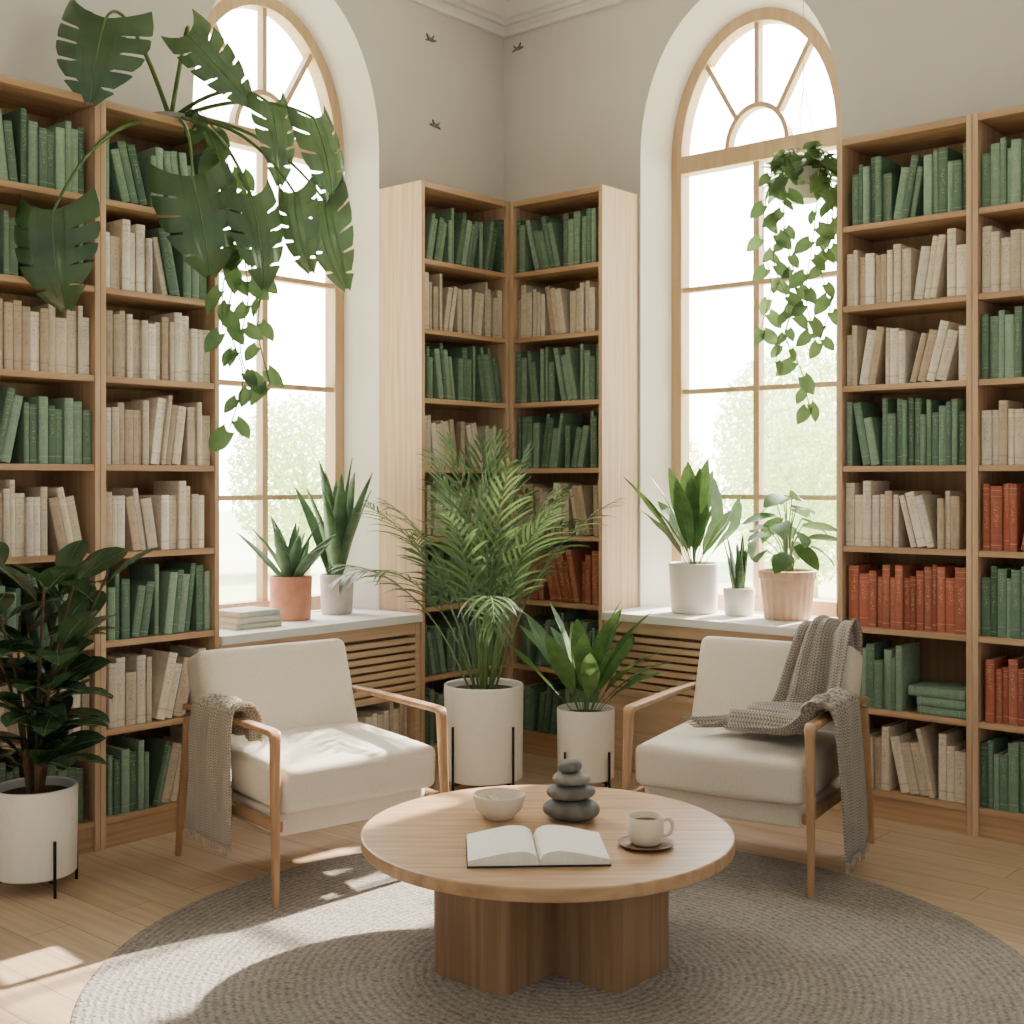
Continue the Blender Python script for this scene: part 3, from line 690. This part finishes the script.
# hanging pothos
hp=V((1.895,-.14,2.64))
t=thing('hanging_pothos','trailing heart leaved plant hanging in front of right window','plant',hp)
mb=MB(); mb.lathe([(0,0),(.065,0),(.075,.01),(.092,.11),(.095,.135),(.087,.135),(.082,.1),(0,.1)],36); mb.build('hanging_pot',POTW,t,smooth=.7)
mb=MB()
for k in range(3):
    a=k*2.1+.3; mb.tube([(.088*cos(a),.088*sin(a),.125),(0,0,.5)],.0014,4)
mb.tube([(0,0,.5),(0,0,CZ-hp.z)],.0014,4); mb.build('cord',CORD,t)
ml=MB(); ms=MB(); r=random.Random(9)
for i in range(80):
    a=r.uniform(0,2*PI); el=r.uniform(-.6,1.35); rad=r.uniform(.10,.15)
    o=V((cos(a)*rad*cos(el),sin(a)*rad*cos(el),.11+sin(el)*.12)); d=V((cos(a),sin(a),r.uniform(-.9,.4)))
    s=r.uniform(.06,.09); leafstrip(ml,o,d,UP+V((cos(a),sin(a),0))*.6,s,s*.75,p_heart,r.uniform(.3,1),.15,heart=.15); ms.tube([(cos(a)*.07,sin(a)*.07,.13),o],.0015,4)
for pl in ([(782,150,5.6),(768,190,5.55),(763,240,5.55),(771,285,5.56),(761,330,5.56)],[(790,150,5.52),(784,225,5.5),(797,290,5.52),(786,335,5.53),(801,370,5.53),(809,405,5.54)],[(822,150,5.58),(828,215,5.52),(821,270,5.52),(831,300,5.53),(820,340,5.53)],[(786,155,5.55),(778,215,5.5),(774,262,5.5),(789,310,5.5),(776,358,5.5)],[(822,150,5.6),(833,200,5.55),(828,250,5.55)],[(820,155,5.5),(814,230,5.48),(806,290,5.48),(812,330,5.48)]):
    vine(ml,ms,[hp+V((0,0,.12))]+[P(*q) for q in pl],.085,r,.058,hp,.0024)
ml.clamp(x1=2.125-hp.x); ms.clamp(x1=2.125-hp.x)
ms.build('stem',STEM,t,smooth=1); ml.build('foliage',LEAF_P,t,smooth=3)

# ------------------------------------------------------------------ rug and coffee table
rc=CAM+RX*.16+FW*3.62; rc.z=0; RR=1.345
mb=MB(); mb.lathe([(0,.0005),(RR-.01,.0005),(RR,.002),(RR-.004,.0038),(RR-.03,.004),(RR*.6,.004),(0,.004)],128); tag(mb.build('round_rug',RUG,smooth=1,loc=rc),'large round grey brown woven rug under the coffee table','rug')
TT=.36
tb=thing('coffee_table','round oak coffee table with thick crossed base on the rug','coffee table',(2.214,-2.327,.0045),TH); zt=TT-.0045
mb=MB(); R=.553; mb.lathe([(0,zt-.04),(R-.010,zt-.04),(R-.002,zt-.037),(R,zt-.032),(R,zt-.005),(R-.0015,zt-.0015),(R-.005,zt),(0,zt)],112); mb.build('tabletop',TABX,tb,smooth=.4)
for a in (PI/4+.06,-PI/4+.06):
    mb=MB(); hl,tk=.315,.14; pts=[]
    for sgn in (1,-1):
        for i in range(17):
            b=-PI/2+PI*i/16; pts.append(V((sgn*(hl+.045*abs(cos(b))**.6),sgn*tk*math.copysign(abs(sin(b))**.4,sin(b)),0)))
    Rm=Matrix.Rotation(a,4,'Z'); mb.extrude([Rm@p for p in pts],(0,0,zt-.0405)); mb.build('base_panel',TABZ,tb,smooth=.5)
def onT(u,v):
    d=(1.4-TT)*F/(v-480); p=P(u,v,d); p.z=TT+.0006; return p
# bowl
t=thing('bowl','small speckled cream ceramic bowl left on the coffee table','bowl',onT(499,818))
mb=MB(); mb.lathe([(0,0),(.04,0),(.045,.004),(.07,.03),(.08,.066),(.081,.074),(.077,.074),(.064,.033),(.04,.012),(0,.01)],48); mb.build('vessel',SPECK,t,smooth=.9)
mb=MB()
for i in range(3):
    a=i*2.1; leafstrip(mb,(cos(a)*.03-.01,sin(a)*.03,.03+.008*i),(cos(a+1),sin(a+1),.5),(0,0,1),.06,.035,p_ell,.5,.3)
mb.build('dried_petals',PAPER,t,smooth=3,solid=.002)
# stones
zz=TT+.0006; b0=onT(572,819)
for i,(w,h,nm,dx) in enumerate(((.172,.062,'lowest and widest of the stacked dark pebbles on coffee table',0),(.145,.046,'second stone up in the pebble stack on coffee table',-.004),(.118,.040,'third stone up in the pebble stack, lighter grey',.0),(.086,.038,'smallest topmost stone of the pebble stack on coffee table',-.008))):
    mb=MB(); rr=random.Random(40+i); e1,e2=rr.uniform(0,6),rr.uniform(0,6)
    prs=[(w/2*abs(cos(a))**.75*(1 if abs(a)<PI/2-.01 else 0),h/2+h/2*math.copysign(abs(sin(a))**.9,a)) for a in [-PI/2+PI*k/14 for k in range(15)]]
    prs[0]=(0,0); prs[-1]=(0,h); mb.lathe(prs,36)
    for v in mb.bm.verts:
        a=math.atan2(v.co.y,v.co.x); f=1+.05*sin(2*a+e1)+.03*sin(3*a+e2); v.co.x*=f; v.co.y*=f*.88
    o=mb.build('pebble',STONE2 if i==2 else STONE,smooth=3,loc=(b0.x+RX.x*dx,b0.y+RX.y*dx,zz),rot=TH+i*.3); tag(o,nm,'stone','stacked pebbles'); zz+=h-.0015
# saucer + mug
sp=onT(646,846)
mb=MB(); mb.lathe([(0,0),(.05,0),(.078,.008),(.08,.011),(.076,.012),(.05,.006),(0,.005)],48); tag(mb.build('saucer',DARKW,smooth=.8,loc=sp),'dark wooden saucer under the mug on coffee table','saucer')
t=thing('mug','speckled cream ceramic mug on the dark saucer','mug',sp+V((0,0,.0062)),TH+.25)
mb=MB(); mb.lathe([(0,0),(.036,0),(.044,.006),(.051,.03),(.052,.078),(.0505,.08),(.048,.078),(.046,.03),(.035,.012),(0,.011)],48); mb.build('cup_body',SPECK,t,smooth=.9)
mb=MB(); mb.tube(cr([(.049,0,.062),(.07,0,.066),(.08,0,.045),(.07,0,.024),(.048,0,.02)],20),.006,8); mb.build('handle',SPECK,t,smooth=1)
mb=MB(); mb.lathe([(0,.062),(.046,.062)],32); mb.build('coffee',DARKW,t)
# open book
t=thing('open_book','open hardback book with blank white pages on coffee table','book',onT(536,853),TH+.05)
mb=MB(); mb.box(-.1945,-.006,-.1325,.1325,0,.004); mb.box(.006,.1945,-.1325,.1325,0,.004); mb.box(-.008,.008,-.1325,.1325,0,.003); mb.build('cover',COVERB,t)
for sg in (-1,1):
    mb=MB(); n=28; top=[(sg*.190*k/n,.0045+.006+.034*sin(PI*min(1,(k/n)**.5*.9))*(1-.25*k/n)) for k in range(n+1)]
    pts=[(0,.0045)]+top+[(sg*.191,.0045)]
    mb.extrude([(x+sg*.0006,-.129,z) for x,z in pts],(0,.258,0)); mb.build('page_block',PAPER,t,smooth=.4)

# ------------------------------------------------------------------ armchairs
def armchair(label,loc,rot):
    t=thing('armchair',label,'armchair',loc,rot,'cream armchairs with wooden arms')
    mb=MB(); mb.cushion(.60,.58,.09,.016,0,Matrix.Translation((0,-.005,.245))); mb.build('seat_base',CREAM,t,smooth=3)
    mb=MB(); mb.cushion(.628,.585,.15,.03,.010,Matrix.Translation((0,-.06,.372))@Matrix.Rotation(.03,4,'X')); mb.build('seat_cushion',CREAM,t,smooth=3)
    mb=MB(); mb.cushion(.63,.145,.475,.034,.012,Matrix.Translation((0,.272,.525))@Matrix.Rotation(-.32,4,'X')); mb.build('backrest',CREAM,t,smooth=3)
    for s in (-1,1):
        x=s*.337
        mb=MB(); mb.sweep(cr([(s*.349,-.365,0),(s*.343,-.350,.25),(x,-.338,.530)],12),lambda k:.020+.011*k,lambda k:.020+.014*k,(1,0,0)); mb.build('leg',CHW,t,smooth=.9)
        mb=MB(); mb.sweep(cr([(s*.349,.385,0),(s*.343,.35,.28),(x,.318,.53)],12),lambda k:.020+.011*k,lambda k:.020+.013*k,(1,0,0)); mb.build('leg',CHW,t,smooth=.9)
        mb=MB(); mb.sweep(cr([(x,-.338,.528),(x,-.3375,.545),(x,-.334,.556),(x,-.323,.562),(x,-.28,.564),(x,-.05,.567),(x,.15,.568),(x,.30,.563),(x,.338,.558)],60),lambda k:.031+.013*sin(PI*k),lambda k:.034-.013*min(1,k*3.2),(1,0,0)); mb.build('armrest',CHW,t,smooth=.9)
        mb=MB(); mb.sweep([(s*.320,-.335,.25),(s*.320,.34,.25)],.028,.036,(1,0,0)); mb.build('side_rail',CHW,t,smooth=.9)
    return t
cl=((1.02,-2.225,.0045),math.radians(80)); cr_=((2.185,-1.10,.0045),math.radians(10))
armchair('cream armchair on the left, with throw hanging over its near arm',*cl)
armchair('cream armchair on the right, with throw over back, seat and arm',*cr_)
def sheet(mb,path,wd,hw,amp=.01,k=9,ph=0,nv=34,n=70,sgn=1):
    uv=mb.bm.loops.layers.uv.get('UVMap') or mb.bm.loops.layers.uv.new('UVMap')
    wd=V(wd); pts=cr(path,n); rows=[]; acc=0; co={}
    for i,p in enumerate(pts):
        if i: acc+=(p-pts[i-1]).length
        tt=(pts[min(i+1,n)]-pts[max(i-1,0)]).normalized(); nr=tt.cross(wd).normalized()*sgn; s=i/n; row_=[]
        for j in range(nv+1):
            v=-1+2*j/nv; am=amp*(1+.5*sin(3*s+ph)); fold=am*(1+sin(k*v+ph+2.2*sin(2.2*s+ph)))+am*.5*(1+sin(k*2.3*v-ph*2+1.5*s))
            q=mb.v(p+wd*(hw(s)*v+.008*sin(11*s+3*v))+nr*fold); co[q]=(v*hw(.5)*1.15,acc); row_.append(q)
        rows.append(row_)
    for a,b in zip(rows,rows[1:]):
        for j in range(nv):
            f=mb.f([a[j],a[j+1],b[j+1],b[j]])
            for l in f.loops: l[uv].uv=co[l.vert]
    return [[v.co.copy() for v in rows[0]],[v.co.copy() for v in rows[-1]]]
def fringe(t,edge,d,r,m,L=.05):
    mb=MB()
    for j in range(0,len(edge)):
        p=edge[j]; dd=V(d)+V((r.uniform(-.12,.12),r.uniform(-.12,.12),0)); mb.tube([p,p+dd*L*.5,p+dd*L*r.uniform(.85,1.1)],[.0032,.0028,.002],5)
    mb.build('fringe',m,t,smooth=1)
r=random.Random(2)
t=thing('throw_blanket','taupe knitted throw hanging over the arm of left armchair','blanket',*cl,'knitted throws')
mb=MB(); e=sheet(mb,[(-.296,.03,.490),(-.303,.03,.55),(-.313,.03,.590),(-.337,.03,.596),(-.366,.03,.588),(-.384,.03,.48),(-.390,.02,.32),(-.395,.02,.155)],(0,1,0),lambda s:.15+.02*s,.009,8,1.0,sgn=-1)
mb.build('knitted_sheet',THROW,t,smooth=3,solid=.008)
fringe(t,e[1],(0,0,-1),r,FRI1,.03)
t=thing('throw_blanket','grey brown knitted throw draped over right armchair back, seat and arm','blanket',*cr_,'knitted throws')
mb=MB(); e=sheet(mb,[(.195,.458,.56),(.195,.468,.68),(.195,.453,.775),(.195,.37,.810),(.195,.275,.800),(.19,.203,.70),(.175,.147,.56),(.15,.103,.500),(.10,.03,.486),(.03,-.06,.483),(-.04,-.12,.480)],(1,0,0),lambda s:.085+.08*s**1.5,.014,5.5,.4,sgn=1)
e2=sheet(mb,[(.00,-.09,.494),(.12,-.09,.502),(.23,-.09,.510),(.302,-.09,.560),(.314,-.09,.592),(.337,-.09,.598),(.365,-.09,.590),(.384,-.09,.46),(.397,-.08,.28),(.408,-.08,.09)],(0,1,0),lambda s:.175-.015*s,.018,6,2.0,sgn=1)
mb.build('knitted_sheet',THROW2,t,smooth=3,solid=.008)
fringe(t,e2[1],(0,0,-1),r,FRI2,.04); fringe(t,e[1],(-.7,-.7,-.02),r,FRI2,.03)

# ------------------------------------------------------------------ little birds on the wall
def bird(side,u,v,label,fl):
    rr=(u-512)/F
    d=4.609/(.655-.7556*rr) if side=='L' else 5.251/(.7556+.655*rr)
    p=P(u,v,d); c=(p.y if side=='L' else p.x)
    pts=[(-.040,-.006),(-.018,.000),(-.034,.030),(-.008,.012),(.006,.010),(.026,.034),(.018,.006),(.038,.008),(.050,.002),(.036,-.003),(.010,-.008),(-.014,-.007),(-.042,-.014),(-.030,-.009)]
    mb=MB(); org=mp(side,c,-.009,p.z)
    mb.extrude([mp(side,x*fl*.9,0,z*.85) for x,z in pts],mp(side,0,.0085,0)); o=mb.build('bird_ornament',BIRD,loc=org)
    tag(o,label,'wall ornament','small dark bird ornaments')
bird('L',430,40,'small dark bird ornament high on left wall near the crown moulding',1)
bird('L',435,126,'small dark bird ornament on left wall above the corner bookcase',-1)
bird('R',518,49,'small dark bird ornament on right wall beside the room corner',1)

# ------------------------------------------------------------------ outside
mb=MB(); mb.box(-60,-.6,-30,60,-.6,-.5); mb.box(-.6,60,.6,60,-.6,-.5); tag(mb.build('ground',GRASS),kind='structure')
r=random.Random(30); mb=MB()
for i in range(9000):
    while True:
        q=V((r.uniform(-1,1),r.uniform(-1,1),r.uniform(-1,1)))
        if .15<q.length<1: break
    c=V((q.x*1.7,q.y*1.7,2.1+q.z*1.9)); a=V((r.gauss(0,1),r.gauss(0,1),r.gauss(0,1))).normalized(); b=a.orthogonal().normalized(); s=r.uniform(.04,.085)
    mb.f([mb.v(c+a*s),mb.v(c+b*s*.6),mb.v(c-a*s),mb.v(c-b*s*.6)])
crown_me=mb.build('crown',TREE,noload=True)
mb=MB(); mb.tube([(0,0,-.0),(.03,.02,1.2),(0,0,2.6)],[.14,.11,.05],8)
for i in range(5):
    a=i*1.26; mb.tube([(0,0,1.3+.1*i),(cos(a)*.8,sin(a)*.8,2.4+.1*i)],[.05,.02],6)
trunk_me=mb.build('trunk',BARK,noload=True,smooth=1)
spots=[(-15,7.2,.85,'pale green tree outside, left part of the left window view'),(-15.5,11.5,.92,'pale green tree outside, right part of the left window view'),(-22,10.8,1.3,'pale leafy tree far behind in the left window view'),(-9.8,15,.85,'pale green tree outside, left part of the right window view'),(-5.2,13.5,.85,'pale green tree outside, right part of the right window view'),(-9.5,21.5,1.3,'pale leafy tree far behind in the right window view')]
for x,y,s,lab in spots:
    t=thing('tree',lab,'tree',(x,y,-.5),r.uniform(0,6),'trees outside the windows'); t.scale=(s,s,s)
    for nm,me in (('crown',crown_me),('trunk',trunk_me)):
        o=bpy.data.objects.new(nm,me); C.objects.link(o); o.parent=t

# ------------------------------------------------------------------ light
sl=bpy.data.lights.new('sun','SUN'); so=bpy.data.objects.new('sun',sl); C.objects.link(so)
sl.energy=34; sl.angle=math.radians(1.2); sl.color=(1,.88,.72)
so.rotation_euler=V((-.03,-1,-.61)).to_track_quat('-Z','Y').to_euler(); so.location=(1.5,6,6)
w=bpy.data.worlds.new('world'); bpy.context.scene.world=w; w.use_nodes=True; nt=w.node_tree; N=nt.nodes; K=nt.links
bg=N['Background']; tc=N.new('ShaderNodeTexCoord'); dt=N.new('ShaderNodeVectorMath'); dt.operation='DOT_PRODUCT'; dt.inputs[1].default_value=(-.655,.755,.1)
K.new(tc.outputs['Generated'],dt.inputs[0])
mr=N.new('ShaderNodeMapRange'); mr.inputs['From Min'].default_value=-.1; mr.inputs['From Max'].default_value=.6; mr.inputs['To Min'].default_value=.56; mr.inputs['To Max'].default_value=22.0
K.new(dt.outputs['Value'],mr.inputs['Value']); K.new(mr.outputs['Result'],bg.inputs['Strength']); bg.inputs['Color'].default_value=(1,.965,.935,1)
